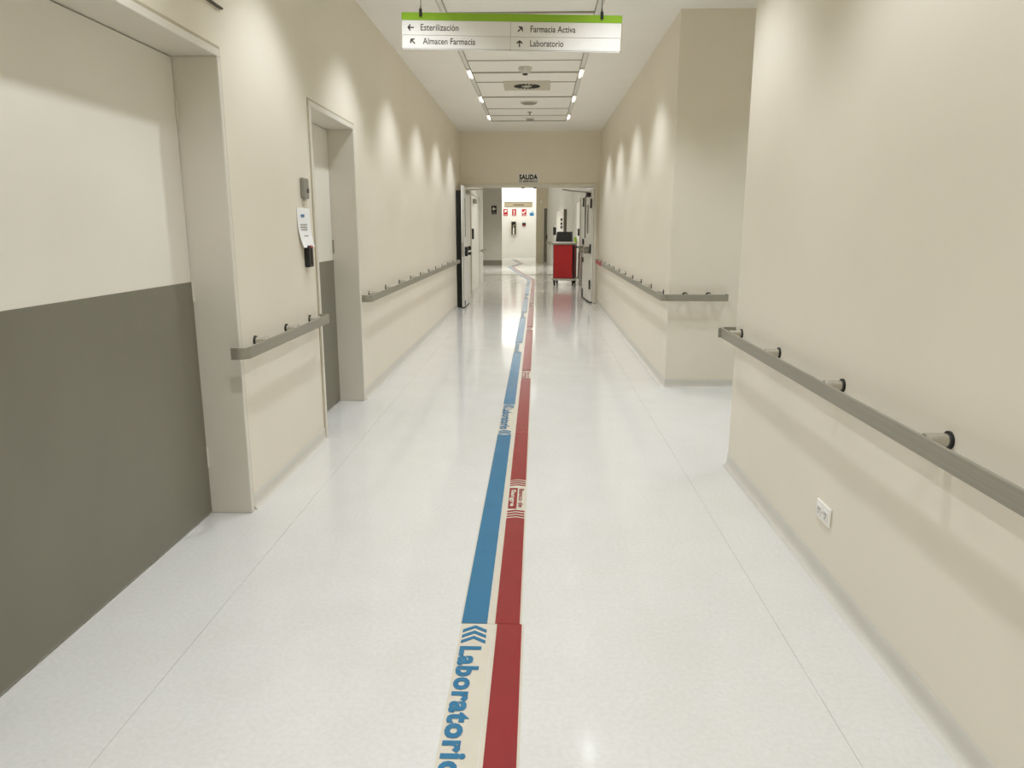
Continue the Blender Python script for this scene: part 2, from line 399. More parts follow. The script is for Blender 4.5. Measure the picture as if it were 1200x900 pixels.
# ================================================================== BEYOND THE DOUBLE DOORS
ZF = 3.4
bm = B(); box(bm, LX - .2, LX, YE + .2, 20.3, 0, ZF); box(bm, -2.4, LX, 20.3, 20.5, 0, ZF)
struct('wall_hall_left', bm, 'whitew', 'white wall of the passage behind the double doors', 'wall')
bm = B(); box(bm, 1.17, 1.37, YE + .2, 23.8, 0, ZF)
struct('wall_hall_right', bm, 'whitew', 'white wall behind the red cart', 'wall')
bm = B(); prism(bm, [(1.17, 23.8, 0), (.43, 32.4, 0), (.63, 32.4, 0), (1.37, 23.8, 0)], (0, 0, ZF))
struct('wall_hall_oblique', bm, 'whitew', 'white wall running aslant towards the cream column', 'wall')
bm = B(); box(bm, -2.6, -1.42, 30.0, 30.2, 0, ZF); box(bm, -2.6, -2.4, 20.3, 30.0, 0, ZF)
struct('wall_hall_grey', bm, 'greyw', 'grey wall with a small black sign', 'wall')
struct('baseboard_grey', Bx(-2.4, -1.418, 29.98, 30.0, 0, .2), 'kick', 'dark base along the grey wall', 'baseboard')
struct('wall_far', Bx(-4.2, .6, 38.0, 38.2, 0, ZF + .4), 'whitew', 'bright white wall with the row of safety signs', 'wall')
bm = B(); box(bm, -4.4, -4.2, 30.0, 38.2, 0, ZF + .4); box(bm, .6, .8, 32.4, 38.2, 0, ZF + .4); box(bm, -4.4, -2.4, 30.0, 30.2, 0, ZF + .4)
struct('wall_far_sides', bm, 'whitew', 'white walls enclosing the bright hall', 'wall')
struct('column', Rx(-.05, .28, 32.5, 32.9, 0, ZF + .4, r=.02), 'cream2', 'cream column before the bright white wall', 'column')
bm = B(); box(bm, -2.6, 1.5, YE + .2, 30.2, ZF, ZF + .1)
struct('ceiling_hall', bm, 'ceil', 'off-white ceiling of the passage behind the double doors', 'ceiling')
struct('ceiling_far', Bx(-4.4, 1.0, 30.2, 38.4, ZF + .4, ZF + .5), 'ceil', 'off-white ceiling of the bright hall', 'ceiling')
struct('trim_1', Bx(-2.6, 1.2, 30.2, 30.3, ZF, ZF + .5), 'ceil', 'drop between the two hall ceilings', 'trim')
r = sthing('door_6', (.34, 32.35, 0), 'narrow grey door between the cream column and the slanting white wall', 'door')
obj('door_leaf', Rx(.285, .425, 32.36, 32.40, .01, 2.3, r=.003), 'kick', r)
obj('door_head', Rx(.27, .43, 32.34, 32.42, 2.3, 2.42, r=.006), 'cream2', r)
obj('door_infill', Bx(.27, .43, 32.36, 32.42, 2.42, ZF), 'cream2', r)
obj('door_handle', Rx(.395, .445, 32.30, 32.36, 1.0, 1.2, r=.006), 'black', r)
r = sthing('door_7', (1.17, 21.2, 0), 'white door leaf in the wall behind the red cart', 'door')
for a, b in ((20.2, 20.26), (22.2, 22.26)): obj('door_jamb', Rx(1.14, 1.18, a, b, 0, 2.26, r=.004), 'frame', r)
obj('door_head', Rx(1.14, 1.18, 20.26, 22.2, 2.2, 2.26, r=.004), 'frame', r)
leaf = obj('door_leaf', Rx(1.155, 1.175, 20.265, 22.195, .01, 2.19, r=.003), 'white', r)
obj('door_handle', Rx(1.10, 1.156, 20.32, 20.44, 1.26, 1.45, r=.01), 'black', leaf)
r = sthing('door_8', (LX, 17.6, 0), 'white door in the passage wall opposite the red cart', 'door')
for a, b in ((16.6, 16.67), (18.9, 18.97)): obj('door_jamb', Rx(LX - .01, LX + .03, a, b, 0, 2.26, r=.004), 'frame', r)
obj('door_head', Rx(LX - .01, LX + .03, 16.67, 18.9, 2.2, 2.26, r=.004), 'frame', r)
leaf = obj('door_leaf', Rx(LX - .01, LX + .014, 16.68, 18.89, .01, 2.19, r=.003), 'white', r)
obj('door_handle', Rx(LX + .014, LX + .06, 16.75, 16.92, 1.22, 1.45, r=.01), 'black', leaf)
obj('door_closer', Rx(LX + .014, LX + .08, 17.2, 17.6, 2.02, 2.12, r=.01), 'steel', leaf)

# ================================================================== LIGHTS IN THE CEILING SLOTS
def make_slot_light():
    r = thing('slot_light', (0, 0, 0), '', 'light')
    bm = B(); rbox(bm, -.027, .027, -.24, .24, .012, .029, r=.003, seg=1)
    obj('housing', bm, 'slotw', r)
    obj('lens', Rx(-.007, .007, -.20, .20, -.002, .014, r=.004), 'tube', r)
    L = bpy.data.lights.new('lamp', 'SPOT'); L.energy = LAMP_W; L.color = LAMP_COL; L.spot_size = math.radians(SPOT_ANGLE); L.spot_blend = .62; L.shadow_soft_size = .05
    lo = bpy.data.objects.new('lamp', L); C.objects.link(lo); lo.parent = r; lo.location = (0, 0, -.02)
    return r
proto = make_slot_light(); first = True
for sx, side in ((SX0 - SW / 2, 'the two cream doors'), (SX1 + SW / 2, 'the side passage')):
    for k in range(9):
        y = 12.92 - 1.755 * k
        o = proto if first else copy_tree(proto); first = False
        o.location = (sx, y, ZC)
        tag(o, 'slim white lamp in the ceiling slot nearer %s' % side, 'light', 'lamps in the slot nearer %s' % side)
# passage and hall lights
for (x, y, z, wx, wy, pw) in ((-.2, 17.6, ZF, .6, 1.2, 22), (-.3, 21.6, ZF, .6, 1.2, 24), (-.9, 27.0, ZF, .6, 1.2, 66), (-1.2, 35.2, ZF + .4, 1.2, 1.2, END_W), (-1.0, 37.1, ZF + .4, 1.8, .6, END_W * 2.6), (-2.8, 35.2, ZF + .4, 1.2, 1.2, END_W)):
    r = thing('ceiling_light', (x, y, z), 'square light panel in the bright hall ceiling' if y > 30 else 'light panel in the passage ceiling', 'light', 'light panels of the bright hall' if y > 30 else 'light panels of the passage')
    obj('light_frame', Rx(x - wx / 2 - .03, x + wx / 2 + .03, y - wy / 2 - .03, y + wy / 2 + .03, z - .02, z, r=.004), 'white', r)
    obj('diffuser', Bx(x - wx / 2, x + wx / 2, y - wy / 2, y + wy / 2, z - .024, z - .019), 'panel', r)
    if y > 30:
        L = bpy.data.lights.new('lamp', 'AREA'); L.shape = 'RECTANGLE'; L.size = wx; L.size_y = wy; L.energy = pw; L.color = (1, .985, .96)
    else:
        L = bpy.data.lights.new('lamp', 'SPOT'); L.energy = pw * 13; L.spot_size = math.radians(125); L.spot_blend = .8; L.shadow_soft_size = .1; L.color = (1, .985, .96)
    lo = bpy.data.objects.new('lamp', L); C.objects.link(lo); lo.parent = r; lo.location = (0, 0, -.03)

# downlights of the side passage
for k, x in enumerate((2.35, 3.7)):
    y = (CY0 + CY1) / 2
    r = thing('downlight', (x, y, ZC), 'round downlight in the side passage ceiling', 'light', 'downlights of the side passage')
    obj('trim_ring', cyl(B(), (x, y, ZC - .012), (x, y, ZC - .0005), .10, .11, n=24), 'white', r, True)
    obj('lens', cyl(B(), (x, y, ZC - .016), (x, y, ZC - .012), .085, n=24), 'tube', r)
    L = bpy.data.lights.new('lamp', 'SPOT'); L.energy = LAMP_W * 1.25; L.color = (.86, .96, 1.1); L.spot_size = math.radians(120); L.spot_blend = .9; L.shadow_soft_size = .08
    lo = bpy.data.objects.new('lamp', L); C.objects.link(lo); lo.parent = r; lo.location = (0, 0, -.03)

# ================================================================== CEILING FITTINGS
# swirl diffuser
cx, cy, hw = -.145, 10.05, .298
r = thing('swirl_diffuser', (cx, cy, ZC), 'square swirl air diffuser in the panelled ceiling band', 'vent')
obj('face_plate', Rx(cx - hw, cx + hw, cy - hw, cy + hw, ZC - .014, ZC - .002, r=.004), 'tan2', r)
for k in range(20):
    a = 2 * PI * k / 20; bm = B()
    p = lambda rr, da: (cx + rr * math.cos(a + da), cy + rr * math.sin(a + da), ZC - .0145)
    prism(bm, [p(.07, .1), p(.17, -.02), p(.17, .12), p(.07, .3)], (0, 0, -.004))
    obj('air_slot', bm, 'dark', r)
obj('hub', cyl(B(), (cx, cy, ZC - .02), (cx, cy, ZC - .014), .045, n=20), 'cove', r)
# smoke detector
x, y = -.15, 8.98
r = thing('smoke_detector', (x, y, ZC), 'round smoke detector beside the swirl diffuser', 'detector')
obj('base', cyl(B(), (x, y, ZC - .03), (x, y, ZC - .002), .075, .08, n=24), 'cove', r, True)
obj('dome', cyl(B(), (x, y, ZC - .07), (x, y, ZC - .03), .045, .07, n=24), 'cove', r, True)
obj('sensor', cyl(B(), (x, y, ZC - .085), (x, y, ZC - .07), .026, .03, n=16), 'black', r, True)
for k, (x, y, rad, lab) in enumerate(((-.13, 11.32, .13, 'larger round ceiling speaker beyond the swirl diffuser'), (-.13, 12.95, .075, 'smaller round ceiling speaker by the end of the panelled band'))):
    r = thing('ceiling_speaker', (x, y, ZC), lab, 'speaker')
    obj('rim', cyl(B(), (x, y, ZC - .022), (x, y, ZC - .002), rad * .9, rad, n=28), 'cove', r, True)
    obj('grille', cyl(B(), (x, y, ZC - .034), (x, y, ZC - .022), rad * .7, rad * .86, n=28), 'greyp', r, True)
x, y = -.13, 12.25
r = thing('sprinkler', (x, y, ZC), 'tiny sprinkler head between the two ceiling speakers', 'sprinkler')
obj('escutcheon', cyl(B(), (x, y, ZC - .012), (x, y, ZC - .002), .035, n=16), 'greyp', r, True)
obj('head', cyl(B(), (x, y, ZC - .05), (x, y, ZC - .012), .012, n=10), 'steel', r, True)

# ================================================================== HANGING SIGN
ys = 4.75
TL, TR, BL = Vector((-.821, ys, 2.719)), Vector((.4965, ys, 2.688)), Vector((-.827, ys, 2.5205))
Wd = (TR - TL).length; Hd = .1985
Rv = (TR - TL).normalized(); Nv = Vector((0, -1, 0)); Uv = Nv.cross(Rv)
r = thing('hanging_sign', (TL + TR) / 2 - Uv * Hd, 'white hanging direction sign with a green top strip and four destinations', 'sign')
def SB(u0, u1, v0, v1, d0, d1, bev=.0015):     # u along width, v down from the top, d towards viewer
    t = B(); rbox(t, u0, u1, -d1, -d0, -v1, -v0, r=bev, seg=1)
    mt = Matrix(((Rv.x, 0, Uv.x, TL.x), (Rv.y, 1, Uv.y, TL.y), (Rv.z, 0, Uv.z, TL.z), (0, 0, 0, 1)))
    bmesh.ops.transform(t, matrix=mt, verts=t.verts[:]); return t
def SP(u, v, d): return TL + Rv * u - Uv * v + Nv * d
px = Wd / 257.5
obj('backing', SB(0, Wd, 0, Hd, -.012, .010), 'cove', r)
obj('green_strip', SB(-.001, Wd + .001, -.001, 8.2 * px, -.013, .013), 'green', r)
for (u0, u1, v0, v1, body, a, au, tu, tv, tw) in (
    (.002, 128 * px, 8.4 * px, 24.4 * px, 'Esterilización', PI, 10.5, 22.5, 20.6, 44.5),
    (.005, 128 * px, 24.9 * px, 40.4 * px, 'Almacen Farmacia', PI * .75, 13, 25, 35.6, 62),
    (128.6 * px, Wd - .002, 8.4 * px, 24.4 * px, 'Farmacia Activa', PI * .25, 139.5, 151.5, 20.6, 52.5),
    (128.6 * px, Wd - .005, 24.9 * px, 40.4 * px, 'Laboratorio', PI * .5, 139, 151.5, 36.2, 39)):
    p = obj('sign_panel', SB(u0, u1, v0, v1, 0, .0125, .001), 'signw', r)
    p['label'] = 'white panel reading ' + body
    obj('lettering', lettering(body, SP(tu * px, tv * px - .006, .0128), Rv, Uv, tw * px, 7.0 * px, .008), 'ink', p)
    obj('arrow', arrow_bm(SP(au * px, (tv - 4.2) * px, .0130), Rv, Uv, a, 7.5 * px, 1.5 * px, .0003), 'ink', p)
obj('side_edge', SB(Wd - .001, Wd + .003, 8.4 * px, Hd, -.012, .0125, .0008), 'tan', r)
obj('bottom_edge', SB(0, Wd, Hd, Hd + .004, -.012, .0125, .0008), 'tan', r)
for u in (22.5 * px, 234 * px):
    q = SP(u, 0, 0)
    wr = obj('hanging_wire', cyl(B(), (q.x, ys, q.z + .02), (q.x - .004, ys, ZC - .005), .0022, n=8), 'joint', r)
    cl = B(); cyl(cl, (q.x, ys - .016, q.z - .022), (q.x, ys - .016, q.z + .018), .009, n=12); cyl(cl, (q.x, ys - .012, q.z + .018), (q.x, ys - .006, q.z + .04), .005, .0025, n=10)
    obj('wire_grip', cl, 'dark', wr)
    obj('ceiling_cup', cyl(B(), (q.x, ys, ZC - .012), (q.x, ys, ZC - .0015), .014, n=14), 'steel', wr)

# ================================================================== HANDRAILS
def bracket_meshes():
    a = B(); cyl(a, (0, 0, .004), (0, 0, .074), .020, n=20)
    b = B(); cyl(b, (0, 0, 0), (0, 0, .007), .027, n=20)
    out = []
    for bm, m, n in ((a, 'steelb', 'bracket'), (b, 'rubber', 'gasket')):
        me = bpy.data.meshes.new(n); bm.to_mesh(me); bm.free(); me.materials.append(M[m]); me.shade_smooth()
        try: me.set_sharp_from_angle(angle=math.radians(35))
        except Exception: pass
        out.append(me)
    return out
BRK = bracket_meshes()
def arc(c, r, a0, a1, n=7):
    return [(c[0] + r * math.cos(math.radians(a0 + (a1 - a0) * i / n)), c[1] + r * math.sin(math.radians(a0 + (a1 - a0) * i / n))) for i in range(n + 1)]
def handrail(path, brks, label, zc=.855, hh=.030, th=.012, loc=None):
    """brks: (x, y, nx, ny) points on the wall and the wall's outward normal"""
    loc = loc or (path[0][0], path[0][1], zc)
    r = thing('handrail', loc, label, 'handrail')
    prof = [(-th / 2, zc - hh + .002), (-th / 2 + .002, zc - hh), (th / 2 - .002, zc - hh), (th / 2, zc - hh + .002), (th / 2, zc + hh - .002), (th / 2 - .002, zc + hh), (-th / 2 + .002, zc + hh), (-th / 2, zc + hh - .002)]
    obj('rail_bar', sweep(B(), path, prof), 'steel', r, True)
    for x, y, nx, ny in brks:
        o = bpy.data.objects.new('bracket', BRK[0]); C.objects.link(o); o.parent = r
        o.location = Vector((x, y, zc + .017)) - Vector(loc)
        o.rotation_euler = Vector((0, 0, 1)).rotation_difference(Vector((nx, ny, 0))).to_euler()
        g = bpy.data.objects.new('gasket', BRK[1]); C.objects.link(g); g.parent = o
    return r
ox = .078; a = LX + ox; b = RX - ox; cr = .05
# short rail between the two doors
path = [(LX + .002, 3.475)] + arc((a - cr, 3.475 + cr), cr, -90, 0) + [(a, 4.90)] + [(a - .004, 4.908), (LX + .012, 4.912)]
handrail(path, [(LX, y, 1, 0) for y in (3.79, 4.28, 4.74)], 'short brushed steel handrail between the two cream doors')
# long rail on the left wall
path = [(LX + .002, 6.21)] + arc((a - cr, 6.21 + cr), cr, -90, 0) + [(a, 13.52), (a - .01, 13.53), (LX + .004, 13.53)]
handrail(path, [(LX, 6.48 + .725 * k, 1, 0) for k in range(10)], 'long brushed steel handrail from the card reader door to the double doors', zc=.868)
# near right rail, wrapping the corner into the side passage
path = [(b, -2.9)] + [(b, 4.43 + ox - cr)] + arc((b + cr, CY0 + ox - cr), cr, 180, 90) + [(RX + .20, CY0 + ox)]
handrail(path, [(RX, y, -1, 0) for y in (4.30, 3.62, 2.85, 2.09, 1.33, .57, -.2, -1.0, -1.8)], 'brushed steel handrail above the power outlet', zc=.833, loc=(b, 4.3, .833))
# far right rail, wrapping the corner
path = [(1.715, CY1 - .004), (1.715, CY1 - ox + .03), (1.712, CY1 - ox), (b + cr, CY1 - ox)] + arc((b + cr, CY1 - ox + cr), cr, 270, 180) + [(b, 14.4), (b + .01, 14.41), (RX - .004, 14.41)]
h = handrail(path, [(RX, 7.02 + .755 * k, -1, 0) for k in range(10)] + [(1.345, CY1, 0, -1), (1.555, CY1, 0, -1)], 'long brushed steel handrail bent round the corner of the side passage', zc=.842, loc=(b, 7, .842))
o = obj('red_sleeve', Rx(b - .012, b + .012, 13.0, 14.1, .842 - .034, .842 + .034, r=.004), 'cartred', h); o['label'] = 'red sleeve on the handrail end'
# rails beyond the doors
path = [(LX + .004, 19.1), (LX + .09, 19.12), (LX + .09, 20.28), (LX + .06, 20.34), (LX - .2, 20.36)]
handrail([(LX + .09, 19.1), (LX + .09, 20.26), (LX + .004, 20.29)], [(LX, y, 1, 0) for y in (19.3, 20.0)], 'short pale handrail on the passage wall opposite the cart', zc=.87)
d = Vector((.43 - 1.17, 32.4 - 23.8)).normalized(); n = Vector((-d.y, d.x))
q = lambda y: (1.17 + (y - 23.8) / (32.4 - 23.8) * (.43 - 1.17), y)
pp = [(q(y)[0] + n.x * .09, q(y)[1] + n.y * .09) for y in (25.0, 31.8)]
handrail(pp, [(*q(y), n.x, n.y) for y in (25.4, 27.0, 28.6, 30.2, 31.5)], 'pale handrail on the slanting white wall', zc=.88, hh=.045)

# ================================================================== WALL FITTINGS, LEFT
r = thing('card_reader', (LX, 4.77, 1.634), 'grey card reader on the wall above the paper notice', 'card reader')
obj('reader_case', Rx(LX + .0005, LX + .026, 4.70, 4.805, 1.636, 1.762, r=.008), 'greyp', r)
obj('reader_window', Rx(LX + .025, LX + .0275, 4.755, 4.797, 1.672, 1.70, r=.001, seg=1), 'black', r)
obj('reader_cable_stub', Rx(LX + .001, LX + .014, 4.745, 4.79, 1.622, 1.636, r=.003), 'cove', r)
# notice: a sheet curling off the wall at its lower end
r = thing('paper_notice', (LX, 4.74, 1.335), 'white paper notice taped up between card reader and black device', 'notice')
def curl(t): return .0015 + .018 * max(0, (t - .45) / .55) ** 2
bm = B(); prev = None
Y0, Y1, Z1, ZH = 4.60, 4.86, 1.578, .245
for i in range(13):
    t = i / 12; row = [bm.verts.new((LX + curl(t) + (.006 * t if k == 0 else 0), (Y0 + .055 * max(0, t - .45)) if k == 0 else Y1 + .02 * t, Z1 - ZH * t)) for k in range(2)]
    if prev: bm.faces.new((prev[0], prev[1], row[1], row[0]))
    prev = row
bmesh.ops.recalc_face_normals(bm, faces=bm.faces[:])
bmesh.ops.solidify(bm, geom=bm.faces[:], thickness=.0012)
sh = obj('sheet', bm, 'paper', r)
def pmark(name, y0, y1, z, h, m):
    t = (Z1 - z) / ZH; x = LX + curl(t) + .0045
    return obj(name, Bx(x, x + .0006, y0, y1, z - h, z), m, sh)
pmark('letterhead', 4.665, 4.735, 1.538, .015, 'signblue')
for k in range(3): pmark('text_line', 4.645 + .004 * k, 4.785, 1.478 - .016 * k, .005, 'greyp')
pmark('text_line', 4.70, 4.785, 1.408, .005, 'greyp')
r = thing('handset_dispenser', (LX, 4.77, 1.205), 'black wall-mounted device below the paper notice', 'dispenser')
obj('body', Rx(LX + .0005, LX + .034, 4.705, 4.80, 1.207, 1.345, r=.010, seg=3), 'black', r)
obj('red_button', Rx(LX + .015, LX + .037, 4.735, 4.785, 1.330, 1.343, r=.003), 'signred', r)
obj('side_ridge', Rx(LX + .033, LX + .038, 4.745, 4.755, 1.225, 1.325, r=.001, seg=1), 'dark', r)
# plate above the wide door, only its lower edge in view
r = thing('door_plate', (LX, 3.1, 2.451), 'cream name plate above the wide door with a dark lower edge', 'plate')
obj('plate', Rx(LX + .0005, LX + .012, 2.6, 3.66, 2.456, 2.70, r=.002), 'wall', r)
obj('lower_edge', Rx(LX + .0005, LX + .016, 2.6, 3.66, 2.448, 2.456, r=.001, seg=1), 'ink', r)
# power outlet on the right
r = thing('power_outlet', (RX, 2.905, .26), 'white double power outlet low on the cream wall', 'outlet')
pl = obj('cover_plate', Rx(RX - .010, RX - .0005, 2.835, 2.978, .258, .338, r=.004), 'white', r)
for y in (2.872, 2.941):
    s = obj('socket', Rx(RX - .013, RX - .009, y - .022, y + .022, .277, .319, r=.003), 'signw', r)
    for dy, dz, hz in ((-.007, .006, .006), (.007, .006, .006), (0, -.009, .004)):
        obj('socket_hole', Bx(RX - .0138, RX - .0125, y + dy - .0018, y + dy + .0018, .298 + dz - hz, .298 + dz + hz), 'dark', s)
obj('screw', cyl(B(), (RX - .0118, 2.9065, .298), (RX - .0098, 2.9065, .298), .004, n=10), 'steel', r)

# ================================================================== FLOOR GUIDE LINES
def quadstrip(bm, pts_l, pts_r, z0, z1):
    """solid ribbon between two polylines"""
    n = len(pts_l)
    V = [[bm.verts.new((p[0], p[1], z)) for p in P] for P in (pts_l, pts_r) for z in (z0, z1)]
    l0, l1, r0, r1 = V
    for i in range(n - 1):
        bm.faces.new((l1[i], r1[i], r1[i+1], l1[i+1])); bm.faces.new((l0[i], l1[i], l1[i+1], l0[i+1])); bm.faces.new((r1[i], r0[i], r0[i+1], r1[i+1]))
    bm.faces.new((l0[0], r0[0], r1[0], l1[0])); bm.faces.new((l0[-1], l1[-1], r1[-1], r0[-1]))
    bmesh.ops.recalc_face_normals(bm, faces=bm.faces[:]); return bm
YEND = 21.4
def guide(name, label, x0, x1, m, blocks, carrier_x, body_fn, jog):
    r = thing(name, ((x0 + x1) / 2, 2.5, .0), label, 'floor line')
    c = obj('carrier_strip', Bx(carrier_x[0], carrier_x[1], 2.502, YEND, .0, .0012), 'carrier', r)
    c2 = obj('carrier_strip', Bx(carrier_x[0] + jog, carrier_x[1] + jog, -1.2, 2.499, .0, .0012), 'carrier', r)
    y = -1.2; z0, z1 = .0006, .0030
    w = x1 - x0; xm = (x0 + x1) / 2; pk = .018
    for (b0, b1) in blocks:
        if b0 > y:
            for s0, s1 in ((y, min(b0, 2.499)), (max(y, 2.502), b0)):
                if s1 - s0 < .01: continue
                j = jog if s1 <= 2.5 else 0
                obj('colour_bar', Bx(x0 + j, x1 + j, s0, s1, z0, z1), m, r)
        j = jog if b0 < 2 else 0
        bl = body_fn(r, b0, b1, x0 + j, x1 + j, z1, m)
        y = b1
    obj('colour_bar', Bx(x0, x1, y, YEND, z0, z1), m, r)
    return r
def chev(bm, x0, x1, y, t, rise, z0, z1):
    xm = (x0 + x1) / 2
    top, bot = [], []
    for x, yy in ((x0, y - rise), (xm, y), (x1, y - rise)):
        top.append([bm.verts.new((x, q, z1)) for q in (yy, yy - t)]); bot.append([bm.verts.new((x, q, z0)) for q in (yy, yy - t)])
    for i in range(2):
        bm.faces.new((top[i][1], top[i+1][1], top[i+1][0], top[i][0]))
        bm.faces.new((bot[i][0], bot[i+1][0], bot[i+1][1], bot[i][1]))
        for k in range(2): bm.faces.new((top[i][k], top[i+1][k], bot[i+1][k], bot[i][k]))
    for i in (0, 2): bm.faces.new((top[i][0], bot[i][0], bot[i][1], top[i][1]))
    bmesh.ops.recalc_face_normals(bm, faces=bm.faces[:])
def lab_block(r, b0, b1, x0, x1, z, m):
    for k in range(3):
        bm = B(); chev(bm, x0 + .004, x1 - .004, b1 - .012 - .036 * k, .019, .03, .0006, z); obj('chevron', bm, m, r)
        bm = B(); chev(bm, x0 + .004, x1 - .004, b0 + .13 - .036 * k, .019, .03, .0006, z); obj('chevron', bm, m, r)
    y1, y0 = b1 - .152, b0 + .150
    obj('lettering', lettering('Laboratorio', (x0 + .004, y1, .0022), (0, -1, 0), (1, 0, 0), y1 - y0, (x1 - x0) * .80, .045, sp=1.12), m, r)
def san_block(r, b0, b1, x0, x1, z, m):
    xm = (x0 + x1) / 2
    obj('pointed_end', prism(B(), [(x0, b0, .0012), (x1, b0, .0012), (xm, b0 + .016, .0012)], (0, 0, z - .0012)), m, r)
    for q0, q1 in ((x0, xm), (x1, xm)):
        obj('pointed_end', prism(B(), [(q0, b1, .0012), (q1, b1, .0012), (q0, b1 - .016, .0012)], (0, 0, z - .0012)), m, r)
    for k in range(3):
        bm = B(); chev(bm, x0 + .001, x1 - .001, b1 - .016 - .034 * k, .017, .016, .0006, z); obj('chevron', bm, m, r)
        bm = B(); chev(bm, x0 + .001, x1 - .001, b0 + .050 + .034 * k, .017, .016, .0006, z); obj('chevron', bm, m, r)
    ya, yb = b0 + .135, b1 - .150; xs = x0 + (x1 - x0) * .52
    fb = obj('red_field', Bx(x0 + .002, xs, ya, yb, .0006, .0026), m, r)
    obj('lettering', lettering('Sangre', (x0 + .013, yb - .03, .0030), (0, -1, 0), (1, 0, 0), yb - ya - .06, (xs - x0) * .52, .03), 'carrier', r)
    LT = yb - ya - .03; xb = xs + .008; hb = (x1 - xs) * .62
    obj('lettering', lettering('Banco', (xb, yb - .012, .0022), (0, -1, 0), (1, 0, 0), LT * .66, hb, .025), m, r)
    obj('lettering', lettering('de', (xb, yb - .012 - LT * .74, .0022), (0, -1, 0), (1, 0, 0), LT * .26, hb, .025), m, r)
BX0, BX1, RX0, RX1 = -.273, -.177, -.1475, -.055
g1 = guide('blue_guide_line', 'blue floor line lettered Laboratorio beside the red one', BX0, BX1, 'blue', [(1.555 + 3.52 * k, 2.498 + 3.515 * k) for k in range(6)], (-.279, -.1625), lab_block, .006)
g2 = guide('red_guide_line', 'red floor line lettered Banco de Sangre beside the blue one', RX0, RX1, 'red', [(3.523 + 3.49 * k, 4.123 + 3.47 * k) for k in range(6)], (-.162, -.047), san_block, .008)
# the lines bend beyond the threshold
def bend(r, x0, x1, m):
    pts = [(0, YEND), (-.85, 28.6), (-.5, 31.5), (-.95, 35.6)]
    for i in range(3):
        (a, ya), (b_, yb) = pts[i], pts[i+1]
        l = [(x0 + a, ya), (x0 + b_, yb)]; rr = [(x1 + a, ya), (x1 + b_, yb)]
        obj('carrier_strip', quadstrip(B(), [(l[0][0] - .01, l[0][1]), (l[1][0] - .01, l[1][1])], [(rr[0][0] + .012, rr[0][1]), (rr[1][0] + .012, rr[1][1])], 0, .0012), 'carrier', r)
        obj('colour_bar', quadstrip(B(), l, rr, .0006, .0030), m, r)
bend(g1, BX0, BX1, 'blue'); bend(g2, RX0, RX1, 'red')

# ================================================================== SIGNS AND FITTINGS BEYOND
r = thing('exit_sign', (-.175, YE, 2.305), 'white emergency exit sign with black lettering above the double doors', 'sign')
bd = obj('board', Rx(-.377, .027, YE - .008, YE - .0005, 2.303, 2.494, r=.002), 'signw', r)
obj('lettering', lettering('SALIDA', (-.352, YE - .0085, 2.375), (1, 0, 0), (0, 0, 1), .355, .095, .055, sp=1.1), 'inkk', bd)
obj('lettering', lettering('DE EMERGENCIA', (-.352, YE - .0085, 2.325), (1, 0, 0), (0, 0, 1), .355, .038, .04, sp=1.1), 'inkk', bd)
# black sign on grey wall
r = thing('wall_sign', (-1.72, 30, 2.02), 'small black sign with a white arrow on the grey wall', 'sign')
bd = obj('board', Rx(-1.825, -1.618, 29.985, 29.9995, 2.016, 2.347, r=.003), 'black', r)
obj('arrow', arrow_bm((-1.72, 29.984, 2.22), (1, 0, 0), (0, 0, 1), PI, .14, .04, .0005), 'signw', bd)
obj('caption', Bx(-1.80, -1.645, 29.983, 29.986, 2.05, 2.08), 'greyp', bd)
YF = 38.0
r = thing('overhead_board', (-.95, YF, 2.54), 'long tan board with a small dark caption on the bright white wall', 'sign')
bd = obj('board', Rx(-1.64, -.265, YF - .04, YF - .0005, 2.54, 2.755, r=.004), 'tan', r)
obj('top_rail', Rx(-1.65, -.255, YF - .05, YF - .0005, 2.72, 2.765, r=.004), 'kick', bd)
obj('caption', Bx(-1.22, -.68, YF - .0415, YF - .0395, 2.60, 2.645), 'ink', bd)   # lettering too small to read
def safety_sign(x0, x1, z0, z1, m, label, kind):
    r = thing('safety_sign', ((x0 + x1) / 2, YF, z0), label, 'sign')
    bd = obj('board', Rx(x0, x1, YF - .01, YF - .0005, z0, z1, r=.002), 'signw' if kind == 4 else m, r)
    xm = (x0 + x1) / 2; y = YF - .0115
    if kind == 1:      # flag-like flame and hose figure
        bm = B(); prism(bm, [(xm - .05, y, z1 - .17), (xm - .05, y, z1 - .06), (xm + .06, y, z1 - .04), (xm + .07, y, z1 - .12), (xm - .01, y, z1 - .16)], (0, .001, 0)); obj('pictogram', bm, 'signw', bd)
    elif kind == 2:    # extinguisher
        bm = B(); box(bm, xm - .025, xm + .025, y, y + .001, z1 - .24, z1 - .08); box(bm, xm - .045, xm + .02, y, y + .001, z1 - .07, z1 - .05); obj('pictogram', bm, 'signw', bd)
    elif kind == 3:    # hand pressing a bell
        bm = B(); prism(bm, [(xm - .08, y, z1 - .22), (xm - .09, y, z1 - .12), (xm - .03, y, z1 - .16), (xm + .06, y, z1 - .05), (xm + .09, y, z1 - .09), (xm, y, z1 - .22)], (0, .001, 0)); obj('pictogram', bm, 'signw', bd)
    else:
        obj('colour_field', Bx(x0 + .01, x1 - .01, y, y + .002, z0 + .01, z0 + .15), 'signblue', bd)
        bm = B(); prism(bm, [(xm - .03, y, z0 + .17), (xm + .05, y, z0 + .26), (xm + .06, y, z0 + .17)], (0, .001, 0)); obj('pictogram', bm, 'signblue', bd)
    if kind < 4: obj('caption', Bx(x0 + .03, x1 - .03, y, y + .001, z0 + .03, z0 + .06), 'signw', bd)
safety_sign(-1.706, -1.49, 2.08, 2.418, 'signred', 'red safety sign with a pale flag shape on the bright white wall', 1)
